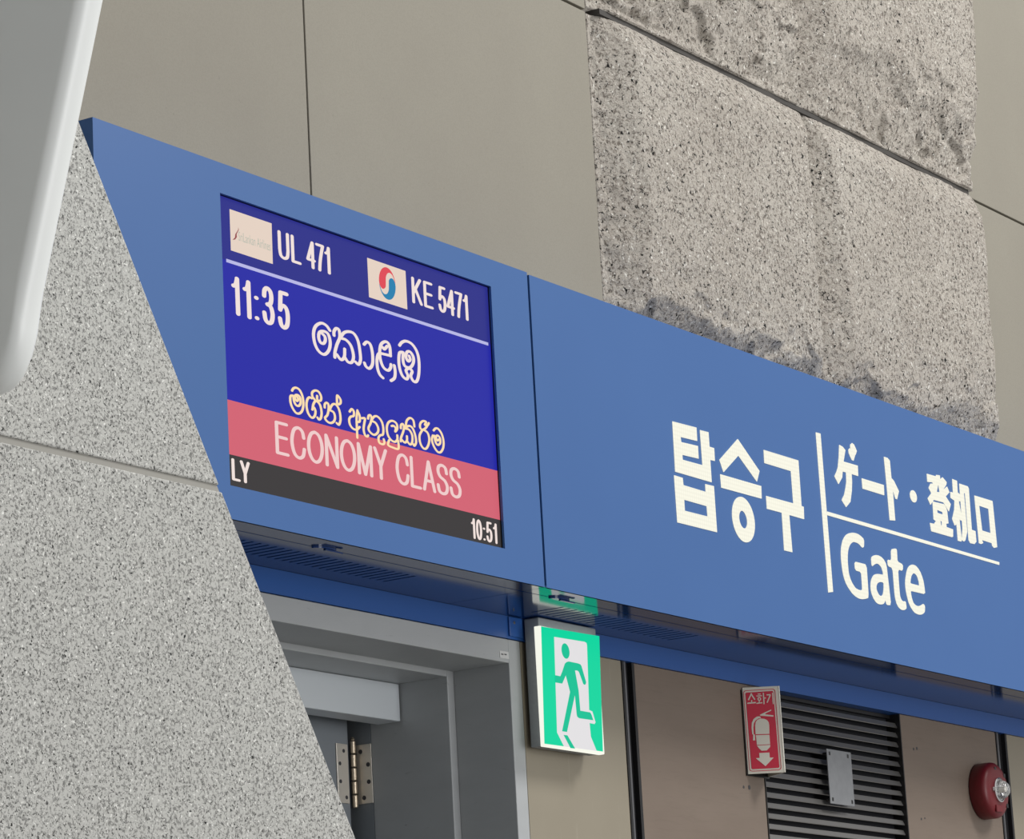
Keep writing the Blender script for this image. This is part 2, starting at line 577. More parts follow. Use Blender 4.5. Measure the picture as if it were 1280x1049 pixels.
# rough split-faced granite slabs
def slab(x0, x1, z0, z1, seed, label, ml, mb, mr, mt, hmax, fb, nx=230, nz=180):
    vs, fs = [], []
    for j in range(nz + 1):
        for i in range(nx + 1):
            u, v = i / nx, j / nz
            x = x0 + (x1 - x0) * u
            z = z0 + (z1 - z0) * v
            q = Vector((x * 1.0, z * 1.0, seed * 7.3))
            w1 = noise.fractal(q * 2.2, 1.0, 2.0, 4)
            w2 = noise.fractal(q * 3.1 + Vector((9, 4, 2)), 0.9, 2.0, 5)
            w3 = noise.fractal(q * 17 + Vector((3, 8, 1)), 0.7, 2.1, 5)

            def up(d, mgn, p=1.0):
                t = max(0.0, min(1.0, d / mgn))
                return t if p == 1.0 else t ** p
            dl = x - x0
            dr = x1 - x
            db = z - z0
            dt = z1 - z
            hl = up(dl, ml * (1 + 0.35 * w1))
            hb = up(db, mb * (1 + 0.75 * w2), 0.7 if fb < .2 else 1.0)
            hr = up(dr, mr * (1 + 0.4 * w2), 0.5)
            ht = up(dt, mt, 0.8)
            hb = fb + (1 - fb) * hb
            ht = 0.36 + 0.64 * ht
            hr = 0.25 + 0.75 * hr
            h = hmax * min(hl, hb, hr, ht)
            h += 0.010 * w1 * min(1, h / 0.03) + 0.0035 * w3 * (1.6 - min(hl, hb))
            # broken ledges near the lower edge
            led = max(0.0, 1 - db / (mb * 2.2)) * (min(1, db / .03) if fb > .2 else 1)
            st = noise.fractal(q * 5.5 + Vector((1, 5, 9)), 0.9, 2.0, 3)
            h -= 0.022 * led * min(1, max(0, (st - 0.02) * 9))
            rug = 1.25 - min(hl, hb, hr)
            rg = 1 - abs(noise.fractal(q * 8 + Vector((4, 1, 7)), 0.8, 2.2, 5)) * 2.2
            h -= 0.010 * max(0, rug - 0.25) * max(0, rg) * (min(1, db / .03) if fb > .2 else 1)
            h = max(h, 0.002)
            edge = 0.010 * noise.noise(Vector((z * 9, seed, 2))) * max(0, (u - 0.9) / 0.1)
            vs.append((x + edge, YW + 0.004 - h, z))
    for j in range(nz):
        for i in range(nx):
            a = j * (nx + 1) + i
            fs.append((a, a + 1, a + nx + 2, a + nx + 1))
    n0 = len(vs)
    # back face and skirts
    ring = [i for i in range(nx + 1)] + [j * (nx + 1) + nx for j in range(1, nz + 1)] + \
           [nz * (nx + 1) + i for i in range(nx - 1, -1, -1)] + [j * (nx + 1) for j in range(nz - 1, 0, -1)]
    for r in ring: vs.append((vs[r][0], 4.332, vs[r][2]))
    L = len(ring)
    for k in range(L):
        kk = (k + 1) % L
        fs.append((ring[k], n0 + k, n0 + kk, ring[kk]))
    fs.append(tuple(n0 + k for k in range(L)))
    off = Vector(((x0 + x1) / 2, YW, z0))
    me = bpy.data.meshes.new('granite_slab')
    me.from_pydata([tuple(Vector(v) - off) for v in vs], [], fs)
    me.polygons.foreach_set('use_smooth', [True] * len(me.polygons))
    me.materials.append(m_stone.m)
    o = bpy.data.objects.new('granite_slab', me)
    C.objects.link(o)
    o.location = off
    props(o, label, 'stone slab', 'rough granite slabs on the wall')
    return o


XM = 8.262
slab(XST0, XM - .002, H0 + 2.165, ZJ - .006, 1, 'rough granite slab above the seam in the blue fascia, with dark strip along its left edge', .15, .09, .05, .09, .075, .15)
slab(XM + .002, XST1, H0 + 2.15, ZJ - .006, 2, 'rough granite slab directly above the lit Korean lettering, ending at a bulging right edge', .13, .11, .035, .09, .075, .15)
slab(XST0, XM - .002, ZJ + .011, H0 + 3.86, 3, 'rough granite slab cut by the top of the picture, left one above the dark horizontal joint', .20, .30, .06, .05, .095, .34)
slab(XM + .002, XST1 + .01, ZJ + .011, H0 + 3.86, 4, 'rough granite slab with broken ledges along its bottom, right one above the dark horizontal joint', .15, .24, .035, .05, .095, .34)

o = obj('trim_4', box(XST0 + .03, XST1 - .012, YW - .022, 4.335, ZJ - .005, ZJ + .0105), m_seam_shade); props(o, kind='structure')  # added dark bar, standing in for the shaded underside of the upper slabs

# granite-clad buttress on the left
GY0, GY1 = 3.68, 3.962


def gx(z):
    return 4.3801 + (H0 + 1.8757 - z) * 0.6063


JZ = H0 + 1.278
for z0, z1 in ((0.0, JZ - .006), (JZ + .006, H0 + 3.0)):
    bm = prism_xz(bmesh.new(), [[(2.0, z0), (gx(z0), z0), (gx(z1), z1), (2.0, z1)]], GY0, GY1)
    o = obj('wall_left', bm, m_granite)
    b = o.modifiers.new('soft_edge', 'BEVEL'); b.width = 0.003; b.segments = 2; b.limit_method = 'ANGLE'
    props(o, kind='structure')
o = obj('trim_joint', prism_xz(bmesh.new(), [[(2.0, JZ - .006), (gx(JZ - .006) - .003, JZ - .006), (gx(JZ + .006) - .003, JZ + .006), (2.0, JZ + .006)]], GY0 + .004, GY1 - .004), m_mortar)
props(o, kind='structure')

# ================================================================ pale casing leaning out in front of the granite
line = lambda z: 3.273 - 0.301 * (z - 1.9075)
prof = [(line(3.2), 3.2), (3.418, 1.426), (3.4285, 1.38), (3.4334, 1.3605), (3.4444, 1.3315), (3.4608, 1.3053), (3.4794, 1.2914), (3.5034, 1.2864), (3.676, 1.284), (3.676, 3.2)]
prof = [(y, z + H0) for y, z in prof]
T = thing('wall_casing', (3.93, 3.67, H0 + 1.284), 'large pale grey enamelled casing with rounded edge leaning out from the granite, cut by the picture corner', 'casing')
o = obj('shell', prism_yz(bmesh.new(), [prof], 3.905, 3.968), m_shell, T)
b = o.modifiers.new('round_edge', 'BEVEL'); b.width = 0.028; b.segments = 7; b.limit_method = 'ANGLE'; b.angle_limit = math.radians(50)
for p_ in o.data.polygons: p_.use_smooth = True

# ================================================================ blue fascia boxes
# opening of the flight display
OX0, OX1 = on_y(275, 241, YF).x, on_y(613.6, 358.3, YF).x
OZ1, OZ0 = H0 + 2.0112, H0 + 1.4008


def soffit(parent, x0, x1, slots, latch_x):
    bm = bmesh.new()
    t0, t1 = ZB, ZB + 0.004
    bx(bm, x0, x1, YF + .0005, 4.0622, t0, t1)
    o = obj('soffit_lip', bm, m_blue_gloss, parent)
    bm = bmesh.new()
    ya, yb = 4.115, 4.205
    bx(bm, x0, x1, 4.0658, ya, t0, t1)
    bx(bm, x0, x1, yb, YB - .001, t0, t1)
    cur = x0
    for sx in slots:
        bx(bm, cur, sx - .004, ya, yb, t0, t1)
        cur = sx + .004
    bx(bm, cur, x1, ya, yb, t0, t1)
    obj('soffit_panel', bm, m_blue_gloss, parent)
    # finger latches set into the groove
    for lx in latch_x:
        bm = bmesh.new()
        n = 14
        out = [(lx + .040 * math.cos(math.pi * k / n), 4.064 - .020 * math.sin(math.pi * k / n)) for k in range(n + 1)]
        prism3(bm, [[Vector((a, b_, t0 - .004)) for a, b_ in out]], Vector((0, 0, .0038)))
        bx(bm, lx - .012, lx + .050, 4.047, 4.055, t0 - .0075, t0 - .004, bev=.0015)
        la = obj('latch', bm, m_blue_gloss, parent)
        la['label'] = 'half-round finger latch in the groove'


TA = thing('fascia_box', ((XL + XS) / 2, YF, ZB), 'blue fascia box left of the seam, holding the flight display', 'fascia')
bm = bmesh.new()
prism_xz(bm, [[(XL, ZB), (XS - .0045, ZB), (XS - .0045, ZT), (XL, ZT)],
              [(OX0, OZ0), (OX0, OZ1), (OX1, OZ1), (OX1, OZ0)]], YF, YF + .006)
obj('front_panel', bm, m_blue, TA)
bm = bmesh.new()
bx(bm, XL, XL + .006, YF + .006, YB, ZB + .0045, ZT)
obj('end_panel', bm, m_blue, TA)
bm = bmesh.new()
bx(bm, XL + .006, XS - .0045, YF + .006, YB, ZT - .006, ZT)
obj('top_panel', bm, m_blue, TA)
# black lining of the display opening
bm = bmesh.new()
bx(bm, OX0 - .004, OX0, YF + .0062, 4.040, OZ0 - .004, OZ1 + .004)
bx(bm, OX1, OX1 + .004, YF + .0062, 4.040, OZ0 - .004, OZ1 + .004)
bx(bm, OX0, OX1, YF + .0062, 4.040, OZ1, OZ1 + .004)
bx(bm, OX0, OX1, YF + .0062, 4.040, OZ0 - .004, OZ0)
obj('opening_lining', bm, m_black, TA, label='black lining of the display opening')
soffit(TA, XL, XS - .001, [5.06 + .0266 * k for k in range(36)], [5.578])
bm = box(XS - .0045, XS + .0045, YF + .007, YF + .012, ZB + .006, ZT - .002)
obj('joint_strip', bm, m_navy, TA, label='dark navy joint strip')

TB = thing('sign_fascia', (8.7, YF, ZB), 'long blue fascia box right of the seam carrying the lit gate lettering', 'fascia')
bm = bmesh.new()
bx(bm, XS + .0045, XR, YF, YF + .006, ZB, ZT - .004)
obj('front_panel', bm, m_blue, TB)
bm = bmesh.new()
bx(bm, XS + .0045, XR, YF + .0062, YB, ZT - .010, ZT - .004)
obj('top_panel', bm, m_blue, TB)
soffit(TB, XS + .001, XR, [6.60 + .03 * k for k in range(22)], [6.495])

# --- lit lettering on the fascia
yl = YF - .002


def Z4(p): return tr(p, 830, 515, 5.521)
def Z5(p): return tr(p, 1030, 545, 8.742)
def Z6(p): return tr(p, 1140, 580, 8.742)
def Z7(p): return tr(p, 1030, 650, 8.069)


bm = bmesh.new()
shape_y(bm, [
    [Z4([(60, 65), (225, 108), (230, 200), (115, 172), (120, 208), (235, 235), (240, 322), (127, 295), (130, 330), (268, 368), (250, 125), (308, 140),
         (315, 240), (347, 250), (352, 338), (320, 330), (330, 485), (80, 412)])],
    [Z4([(72, 437), (130, 455), (135, 505), (290, 552), (287, 498), (345, 512), (367, 830), (95, 762)]), Z4([(140, 605), (297, 650), (303, 722), (145, 682)])],
    [Z4([(510, 187), (660, 408), (643, 480), (515, 300), (413, 415), (385, 330)])],
    [Z4([(390, 430), (672, 512), (675, 598), (398, 522)])],
    [Z4(ell(550, 743, 77, 156, .27, .08, 48)), Z4(ell(548, 743, 28, 61, .27, .1, 36))],
    [Z4([(690, 262), (928, 335), (950, 650), (965, 655), (968, 740), (865, 710), (887, 968), (832, 955), (815, 695), (713, 668), (707, 580), (895, 632), (878, 408), (695, 352)])],
], yl)
obj('korean_lettering', bm, g_led, TB, label='large lit Korean lettering')
bm = bmesh.new()
shape_y(bm, [
    [Z5([(170, 98), (205, 118), (235, 155), (215, 280), (370, 325), (375, 438), (303, 415), (308, 500), (305, 600), (290, 720), (245, 777), (197, 700), (225, 640), (240, 560), (248, 500),
         (245, 398), (205, 388), (200, 455), (162, 525), (118, 440), (140, 390), (155, 340), (165, 230)])],
    [Z5([(270, 150), (285, 133), (340, 215), (325, 270), (308, 262), (275, 190)])],
    [Z5([(290, 95), (308, 77), (330, 95), (360, 165), (345, 210), (330, 200), (290, 125)])],
    [Z5([(415, 463), (655, 537), (660, 648), (425, 575)])],
    [Z5([(658, 228), (695, 240), (720, 270), (738, 460), (765, 490), (820, 605), (800, 692), (785, 685), (752, 580), (780, 925), (722, 920), (690, 560)])],
    [Z5(ell(980, 660, 36, 66, .27, .1, 24))],
], yl)
obj('japanese_lettering', bm, g_led, TB, label='small lit Japanese lettering')
bm = bmesh.new()
shape_y(bm, [
    [Z6([(165, 108), (262, 135), (268, 120), (305, 125), (310, 170), (335, 145), (380, 200), (375, 230), (338, 285), (385, 248), (410, 310), (370, 355), (425, 440), (405, 518),
         (360, 440), (345, 420), (240, 392), (205, 445), (175, 375), (215, 320), (185, 260), (205, 215), (235, 215), (225, 200), (172, 195)]), Z6([(290, 210), (305, 310), (272, 305)])],
    [Z6([(228, 410), (350, 440), (365, 460), (385, 510), (400, 650), (375, 655), (380, 690), (450, 715), (450, 795), (440, 800), (215, 735), (200, 645), (245, 655), (265, 625), (240, 605)]),
     Z6([(275, 500), (335, 525), (340, 555), (280, 535)]), Z6([(310, 615), (330, 630), (330, 680), (318, 668)])],
    [Z6([(443, 165), (493, 185), (500, 310), (525, 335), (530, 410), (512, 405), (518, 440), (550, 600), (540, 620), (520, 600), (545, 830), (540, 848), (505, 838), (490, 660), (470, 672),
         (443, 600), (465, 500), (468, 400), (425, 370), (423, 305), (452, 315)])],
    [Z6([(520, 215), (610, 245), (622, 270), (655, 720), (695, 735), (705, 850), (685, 875), (640, 865), (622, 830), (582, 320), (568, 318), (605, 740), (585, 835), (570, 848), (548, 830), (555, 700)])],
    [Z6([(685, 345), (880, 405), (885, 440), (932, 910), (900, 918), (880, 895), (875, 865), (765, 830), (780, 865), (760, 875), (735, 865)]),
     Z6([(735, 455), (838, 490), (862, 757), (768, 728)])],
], yl)
obj('chinese_lettering', bm, g_led, TB, label='small lit Chinese lettering')
bm = bmesh.new()
shape_y(bm, [
    [Z7(chaikin([(405, 195), (365, 155), (330, 136), (290, 128), (255, 134), (225, 150), (205, 178), (190, 210), (178, 265), (173, 330), (176, 400), (185, 480), (195, 540), (210, 600), (232, 655), (260, 700), (288, 740),
         (320, 770), (355, 792), (390, 800), (425, 796), (452, 785), (441, 610), (430, 450), (370, 435), (310, 420), (318, 508), (378, 525), (384, 615), (390, 705), (370, 710), (350, 705), (322, 690), (300, 660),
         (280, 625), (262, 580), (250, 530), (245, 480), (240, 415), (240, 350), (245, 305), (255, 270), (268, 245), (285, 228), (302, 222), (320, 225), (340, 232), (360, 245), (390, 282), (405, 270)]))],
    [Z7(chaikin([(478, 380), (495, 364), (515, 355), (535, 355), (555, 360), (580, 375), (600, 395), (616, 420), (628, 450), (636, 490), (640, 530), (660, 700), (678, 860), (635, 858), (622, 800), (615, 827),
         (605, 845), (590, 852), (570, 852), (545, 844), (525, 825), (505, 795), (490, 760), (478, 720), (473, 680), (474, 640), (480, 600), (500, 560), (520, 548), (540, 545), (570, 548), (600, 555), (597, 525),
         (590, 500), (582, 478), (570, 460), (555, 446), (540, 440), (525, 442), (510, 450), (485, 470)])), Z7(chaikin([(605, 630), (606, 690), (600, 740), (592, 760), (580, 768), (567, 765), (555, 755), (535, 715), (530, 690), (530, 670), (535, 650), (545, 635), (570, 625)]))],
    [Z7(chaikin([(678, 297), (715, 288), (735, 295), (739, 360), (742, 420), (798, 450), (795, 515), (748, 498), (755, 620), (765, 740), (770, 775), (780, 800), (790, 815), (800, 822), (825, 820), (835, 890), (823, 903), (810, 910),
         (790, 908), (770, 895), (750, 872), (735, 840), (722, 790), (715, 740), (705, 612), (695, 485), (648, 465), (642, 400), (682, 410)]))],
    [Z7(chaikin([(824, 600), (830, 560), (838, 515), (850, 480), (868, 460), (890, 450), (910, 454), (930, 465), (955, 495), (975, 530), (992, 575), (1005, 620), (1015, 685), (1022, 750), (950, 732), (875, 715), (880, 750), (885, 780),
         (895, 815), (905, 840), (922, 858), (940, 868), (957, 870), (975, 865), (1005, 845), (1020, 870), (1018, 930), (1002, 946), (985, 955), (967, 956), (950, 952), (925, 940), (905, 920), (880, 883), (860, 840), (846, 790), (835, 740), (827, 695), (823, 650)])),
     Z7(chaikin([(872, 640), (920, 652), (965, 665), (960, 625), (950, 590), (940, 562), (925, 545), (912, 538), (900, 540), (888, 555), (880, 575), (875, 605)]))],
], yl)
obj('gate_lettering', bm, g_led, TB, label='lit English word Gate')
for poly in ([(587, 108), (602, 112), (644, 640), (629, 642)], [(625, 372), (1198, 541), (1198, 550), (625, 384)]):
    obj('divider_bar', shape_y(bmesh.new(), [[tr(poly, 800, 500, 2.66667)]], yl), g_led, TB)

# ================================================================ flight display
YD = 4.0088
TD = thing('flight_display', ((OX0 + OX1) / 2, YD, OZ0), 'blue flight information display recessed in the left fascia, with Sinhala text and pink banner', 'display')
obj('display_body', box(OX0 + .001, OX1 - .001, YD + .0012, YD + .028, OZ0 + .001, OZ1 - .001), m_black, TD)
sx0, sx1, sz0, sz1 = OX0 + .0012, OX1 - .0012, OZ0 + .0012, OZ1 - .0012
zl0 = on_y(281, 324.4, YD).z          # white rule
zp1 = on_y(284.6, 499.4, YD).z        # banner top
zp0 = on_y(286.6, 567.8, YD).z        # banner bottom
obj('message_area', box(sx0, sx1, YD, YD + .001, zp1, zl0), g_screen, TD)
obj('header_area', box(sx0, sx1, YD, YD + .001, zl0, sz1), g_strip, TD)
ban = obj('class_banner', box(sx0, sx1, YD, YD + .001, zp0, zp1), g_pink, TD, label='pink banner across the display')
tick = obj('ticker_bar', box(sx0, sx1, YD, YD + .001, sz0, zp0), g_ticker, TD, label='dark grey ticker bar')
y1 = YD - .0006
y2 = YD - .0012
a, b_ = on_y(283, 325.5, y1), on_y(610.5, 433.2, y1)
obj('rule_line', box(a.x, b_.x, y1, y1 + .0004, a.z - .0035, a.z + .0035), g_line, TD)
for code, num, cl, cr, nl, nr, top, bot in (('UL', '471', (346.8, 290), (377, 328.5), (382.9, 325), (413.6, 341), (411, 309), (365.5, 328)),
                                            ('KE', '5471', (513.9, 347), (542.2, 384.5), (547.8, 377.5), (585.8, 399), (516, 346.1), (517.4, 379.2))):
    obj('airline_code', signage(code, cl, cr, top, bot, y1, .0112, .0060, .30), g_text, TD)
    obj('flight_number', signage(num, nl, nr, top, bot, y1, .0112, .0060, .25), g_text, TD)
obj('departure_time', signage('11:35', (289, 356.4), (362.7, 403.6), (296.3, 346.1), (297.6, 394.8), y1, .0148, .0082, .44), g_text, TD)
obj('banner_text', signage('ECONOMY', (343.2, 526.2), (483.8, 563), (344.2, 525.6), (347.3, 567.8), y1, .0118, .0066), g_pinktext, ban, label='word ECONOMY')
obj('banner_text', signage('CLASS', (494.3, 582), (576.9, 612.5), (344.2, 525.6), (347.3, 567.8), y1, .0118, .0066), g_pinktext, ban, label='word CLASS')
obj('ticker_text', signage('LY', (289.2, 577.2), (312.2, 578.3), (290.7, 572.9), (291.6, 600.5), y1, .0100, .0050), g_text, tick)
obj('clock_text', signage('10:51', (588.7, 653.4), (622, 679.4), (592.3, 648), (593.4, 673.8), y1, .0086, .0048, .36), g_text, tick)


def Zlogo(p): return tr(p, 280, 250, 8.533)
def Zemb(p): return tr(p, 445, 310, 7.111)


tile = obj('airline_tile', shape_y(bmesh.new(), [[Zlogo([(60, 97), (508, 250), (521, 683), (75, 537)])]], y1, .0004), g_tile, TD, label='pale tile with faint airline wordmark')
obj('wordmark', words('SriLankan Airlines', (298, 294.5), (338, 308.6), (302.3, 290.6), (299, 301), y2), g_sage, tile)
obj('tail_emblem', shape_y(bmesh.new(), [[Zlogo([(93, 425), (118, 400), (122, 365), (152, 318), (154, 295), (158, 318), (135, 365), (138, 395), (120, 422)])]], y2, .0004), g_maroon, tile)
tile = obj('airline_tile', shape_y(bmesh.new(), [[Zemb([(100, 87), (440, 205), (457, 547), (117, 437)])]], y1, .0004), g_tile, TD, label='pale tile with a red and blue swirl emblem')


def arc(cx, cy, r, a0, a1, n=14):
    return [(cx + r * math.cos(math.radians(a0 + (a1 - a0) * k / n)), cy + r * math.sin(math.radians(a0 + (a1 - a0) * k / n))) for k in range(n + 1)]


def warp(p):     # unit emblem -> plane of the display
    cc = on_y(445 + 279 / 7.111, 310 + 316 / 7.111, y2)
    rx = abs(on_y(445 + 352 / 7.111, 310 + 335 / 7.111, y2).x - cc.x)
    rz = (on_y(445 + 262 / 7.111, 310 + 170 / 7.111, y2).z - on_y(445 + 300 / 7.111, 310 + 465 / 7.111, y2).z) / 2
    return [Vector((cc.x + x * rx, y2, cc.z + z * rz)) for x, z in p]


red = arc(0, 0, 1.0, 10, 180) + arc(-.57, 0, .42, 180, 330, 10) + [(-.19, .0), (-.17, .22)] + arc(.36, .18, .54, 165, 38, 8)
blu = [(-x, -z) for x, z in red]
bm = bmesh.new(); prism3(bm, [warp(red)], Vector((0, .0004, 0)))
obj('swirl_red', bm, g_red, tile, label='red half of the swirl')
bm = bmesh.new(); prism3(bm, [warp(blu)], Vector((0, .0004, 0)))
obj('swirl_blue', bm, g_cyan, tile, label='blue half of the swirl')

# Sinhala lettering, drawn as brush strokes
SA = [
    [(258, 185), (222, 135), (170, 112), (115, 145), (95, 220), (110, 320), (150, 395), (205, 425), (250, 380), (262, 300), (240, 220), (195, 193), (155, 205), (147, 255), (165, 305), (195, 315), (213, 285), (208, 245), (180, 215)],
    [(300, 235), (300, 195), (322, 165), (348, 178), (358, 225), (355, 265), (330, 325), (310, 400), (308, 455)],
    [(328, 425), (370, 478), (403, 450), (407, 370)],
    [(407, 450), (440, 500), (480, 502), (495, 440), (470, 340), (420, 280), (365, 262)],
    [(365, 255), (400, 208), (450, 197), (500, 218), (540, 290), (560, 400), (565, 480), (545, 525), (515, 500)],
    [(600, 325), (630, 300), (665, 330), (685, 420), (685, 520), (655, 565), (620, 545), (605, 510)],
    [(865, 440), (858, 350), (835, 305), (800, 300), (768, 330), (757, 400), (765, 480), (795, 555), (840, 585), (865, 560), (870, 525)],
    [(865, 438), (800, 422), (748, 418), (730, 480), (735, 560), (757, 625), (790, 660)],
    [(785, 352), (803, 372), (832, 342)],
    [(903, 535), (912, 600), (905, 660), (870, 688)],
    [(955, 335), (978, 305), (1020, 292), (1080, 322), (1130, 400), (1150, 500), (1148, 620), (1128, 692), (1095, 693), (1068, 640), (1082, 595), (1052, 565), (1020, 585), (1040, 640), (1025, 672), (985, 640), (958, 570), (948, 490), (955, 412), (985, 402)],
    [(992, 405), (990, 480), (1008, 540), (1060, 556), (1093, 510), (1093, 450), (1062, 400), (1030, 402), (1020, 450), (1040, 492), (1062, 475), (1052, 440)],
]
obj('destination_text', strokes(bmesh.new(), [tr(l, 380, 390, 8.0) for l in SA], y1, .0112, .0060), g_text, TD, label='large white Sinhala destination name')
SB = [
    [(175, 215), (195, 182), (235, 172), (285, 205), (325, 290), (340, 400), (325, 500), (280, 547), (225, 530), (170, 440), (150, 360), (155, 292), (190, 287)],
    [(195, 295), (205, 370), (235, 425), (275, 435), (300, 390), (290, 310), (255, 277), (222, 285), (218, 325), (245, 365), (265, 340), (250, 305)],
    [(460, 325), (425, 312), (395, 350), (385, 430), (405, 530), (445, 595), (480, 608), (510, 570), (515, 505), (490, 455), (470, 490)],
    [(475, 470), (485, 415), (512, 368), (548, 378), (585, 430), (605, 530), (595, 610), (567, 635), (545, 605)],
    [(505, 345), (472, 300), (468, 242), (510, 212), (562, 230), (598, 300), (590, 358), (545, 352), (540, 290)],
    [(650, 460), (652, 412), (680, 390), (705, 420), (705, 500), (688, 570), (655, 612), (690, 665), (740, 685), (785, 660), (800, 600), (780, 530), (728, 500)],
    [(722, 490), (758, 422), (800, 410), (840, 450), (870, 530), (880, 640), (857, 710), (825, 685)],
    [(830, 400), (832, 285), (878, 340), (880, 395), (850, 415)],
]
SD = [
    [(110, 180), (135, 150), (158, 180), (155, 228), (122, 238), (105, 272), (115, 330), (150, 375), (192, 385), (225, 355)],
    [(200, 165), (190, 250), (192, 330), (198, 478)],
    [(205, 180), (225, 230), (225, 290), (202, 298)],
    [(250, 255), (285, 257), (278, 310), (270, 380), (285, 445), (310, 465), (322, 450)],
    [(320, 260), (328, 225), (350, 222), (360, 258), (350, 310), (325, 370), (345, 415), (390, 445), (430, 420), (437, 370), (408, 310), (362, 285)],
    [(365, 268), (392, 235), (430, 237), (475, 290), (495, 370), (490, 440), (460, 450), (440, 480), (450, 535), (490, 553), (508, 535), (500, 495)],
    [(590, 345), (612, 342), (638, 370), (632, 408), (655, 370), (645, 315), (600, 285), (555, 302), (535, 360), (545, 440), (580, 500), (625, 525), (655, 500), (655, 450)],
    [(562, 505), (550, 560), (605, 590), (668, 603), (664, 510)],
    [(695, 370), (697, 335), (715, 320), (730, 345), (725, 400), (697, 480), (695, 520)],
    [(705, 500), (740, 533), (765, 510), (765, 460)],
    [(767, 515), (800, 555), (825, 530), (825, 450), (790, 387), (742, 372)],
    [(745, 365), (790, 342), (830, 370), (860, 450), (870, 530), (850, 570), (835, 548)],
    [(752, 355), (762, 285), (800, 252), (838, 280), (850, 350)],
    [(1015, 310), (1000, 335), (970, 330), (985, 298), (950, 287), (920, 312), (915, 358), (940, 388), (978, 368), (1003, 330)],
    [(940, 392), (910, 450), (915, 530), (945, 590), (980, 605), (1010, 560), (1020, 490), (1000, 420), (955, 387)],
    [(1070, 395), (1092, 372), (1122, 377), (1160, 430), (1182, 510), (1180, 590), (1150, 643), (1112, 635), (1070, 570), (1050, 500), (1062, 452)],
    [(1080, 455), (1090, 520), (1115, 560), (1145, 540), (1142, 482), (1115, 452), (1097, 472), (1110, 510), (1130, 498)],
]
obj('boarding_text', strokes(bmesh.new(), [tr(l, 350, 470, 11.636) for l in SB] + [tr(l, 425, 495, 9.143) for l in SD], y2, .0082, .0046), g_cream, TD, label='cream Sinhala boarding message')

# ================================================================ lower wall
band = obj('trim_1', box(1.0, XR, YB, YW + .05, H0 + 1.277, ZB - .0005), m_blue_band)
props(band, kind='structure')
ZPT = H0 + 1.2765
panel('wall_lower', 6.652, 7.1135, 0.0, ZPT, m_steel_panel)
panel('wall_lower', 7.1755, 7.817, 0.0, ZPT, m_wood)
panel('wall_lower', 8.655, 9.292, 0.0, ZPT, m_wood)
panel('wall_lower', 9.370, 11.0, 0.0, ZPT, m_steel_panel)
panel('wall_lower', 7.818, 8.654, 0.0, H0 + .55, m_wood)
for i, (x0, x1) in enumerate(((7.1145, 7.1745), (9.293, 9.369))):
    bm = box(x0, x1, YW + .012, YW + .05, 0.0, ZPT)
    bx(bm, x0, x0 + .008, YW - .002, YW + .012, 0.0, ZPT)
    bx(bm, x1 - .012, x1, YW - .002, YW + .012, 0.0, ZPT)
    o = obj('trim_%d' % (i + 2), bm, m_trim)
    props(o, kind='structure')
    st = obj('metal_strip', box(x0 + .016, x0 + .024, YW + .002, YW + .0115, 0.0, ZPT), m_trim_metal, o)

# ================================================================ door
D = thing('door_1', (5.6, YW, 0.0), kind='structure')
xo = 6.594; xi = 6.567; z_o = H0 + 1.2181; z_i = H0 + 1.2036
LX = 4.70
bm = bmesh.new()
yf = YW - .004
bx(bm, xo, 6.6445, yf, 4.4334, 0.0, ZPT - .001, bev=.002)
bx(bm, LX - .05, LX, yf, 4.4334, 0.0, ZPT - .001, bev=.002)
bx(bm, LX, xo, yf, 4.4334, z_o, ZPT - .001, bev=.002)
obj('door_frame', bm, m_frame, D)
bm = bmesh.new()
bx(bm, xi, 6.6445, 4.4336, 4.665, 0.0, ZPT - .001, bev=.002)
bx(bm, LX - .05, LX + .027, 4.4336, 4.665, 0.0, ZPT - .001, bev=.002)
bx(bm, LX + .027, xi, 4.4336, 4.665, z_i, ZPT - .001, bev=.002)
obj('door_stop', bm, m_frame, D)
bm = box(xi - .0005, 6.6445, 4.6655, 4.80, 0.0, ZPT - .001)
bx(bm, LX - .05, 6.6445, 4.6655, 4.80, H0 + 1.23, ZPT - .001)
obj('rebate', bm, m_door, D)
bm = box(LX + .03, xi - .004, 4.572, 4.640, H0 + 1.112, z_i - .001, bev=.002)
obj('closer_housing', bm, m_closer, D, label='light grey housing under the door head')
DZ0 = H0 + 1.195
bm = box(LX + .03, 6.5377, 4.712, 4.757, 0.005, DZ0, bev=.002)
leaf = obj('door_leaf', bm, m_door, D)
# butt hinge
HZ0, HZ1 = H0 + .926, H0 + 1.070
hg = obj('hinge', box(xi - .0035, xi - .0005, 4.664, 4.708, HZ0, HZ1, bev=.001), m_hinge, D, label='satin metal butt hinge with five knuckles')
obj('hinge_leaf', box(6.484, 6.530, 4.7085, 4.7115, HZ0, HZ1, bev=.001), m_hinge, hg)
pz = HZ0 - .010
kx, ky = 6.549, 4.707
bm = bmesh.new()
for k in range(5):
    h = (HZ1 - HZ0 + .02) / 5
    lathe(bm, (kx, ky, pz + k * h), (0, 0, 1), [(.0062, 0.001), (.0075, .003), (.0075, h - .003), (.0062, h - .001)], 16)
lathe(bm, (kx, ky, pz + 5 * h), (0, 0, 1), [(.004, -.001), (.006, .003), (.003, .008), (0, .009)], 16)
obj('knuckle', bm, m_pin, hg, smooth=False)
hh = HZ1 - HZ0
for fy, fz in ((.30, .88), (.78, .65), (.78, .36), (.42, .10)):
    obj('screw', disc(bmesh.new(), (xi - .0036, 4.664 + .044 * (1 - fy), HZ0 + hh * fz), (-1, 0, 0), .0055, .0008, 14), m_ink, hg)
for fx, fz in ((.62, .88), (.25, .66), (.25, .36), (.72, .10)):
    obj('screw', disc(bmesh.new(), (6.484 + .046 * fx, 4.7084, HZ0 + hh * fz), (0, -1, 0), .0048, .0008, 14), m_ink, hg)
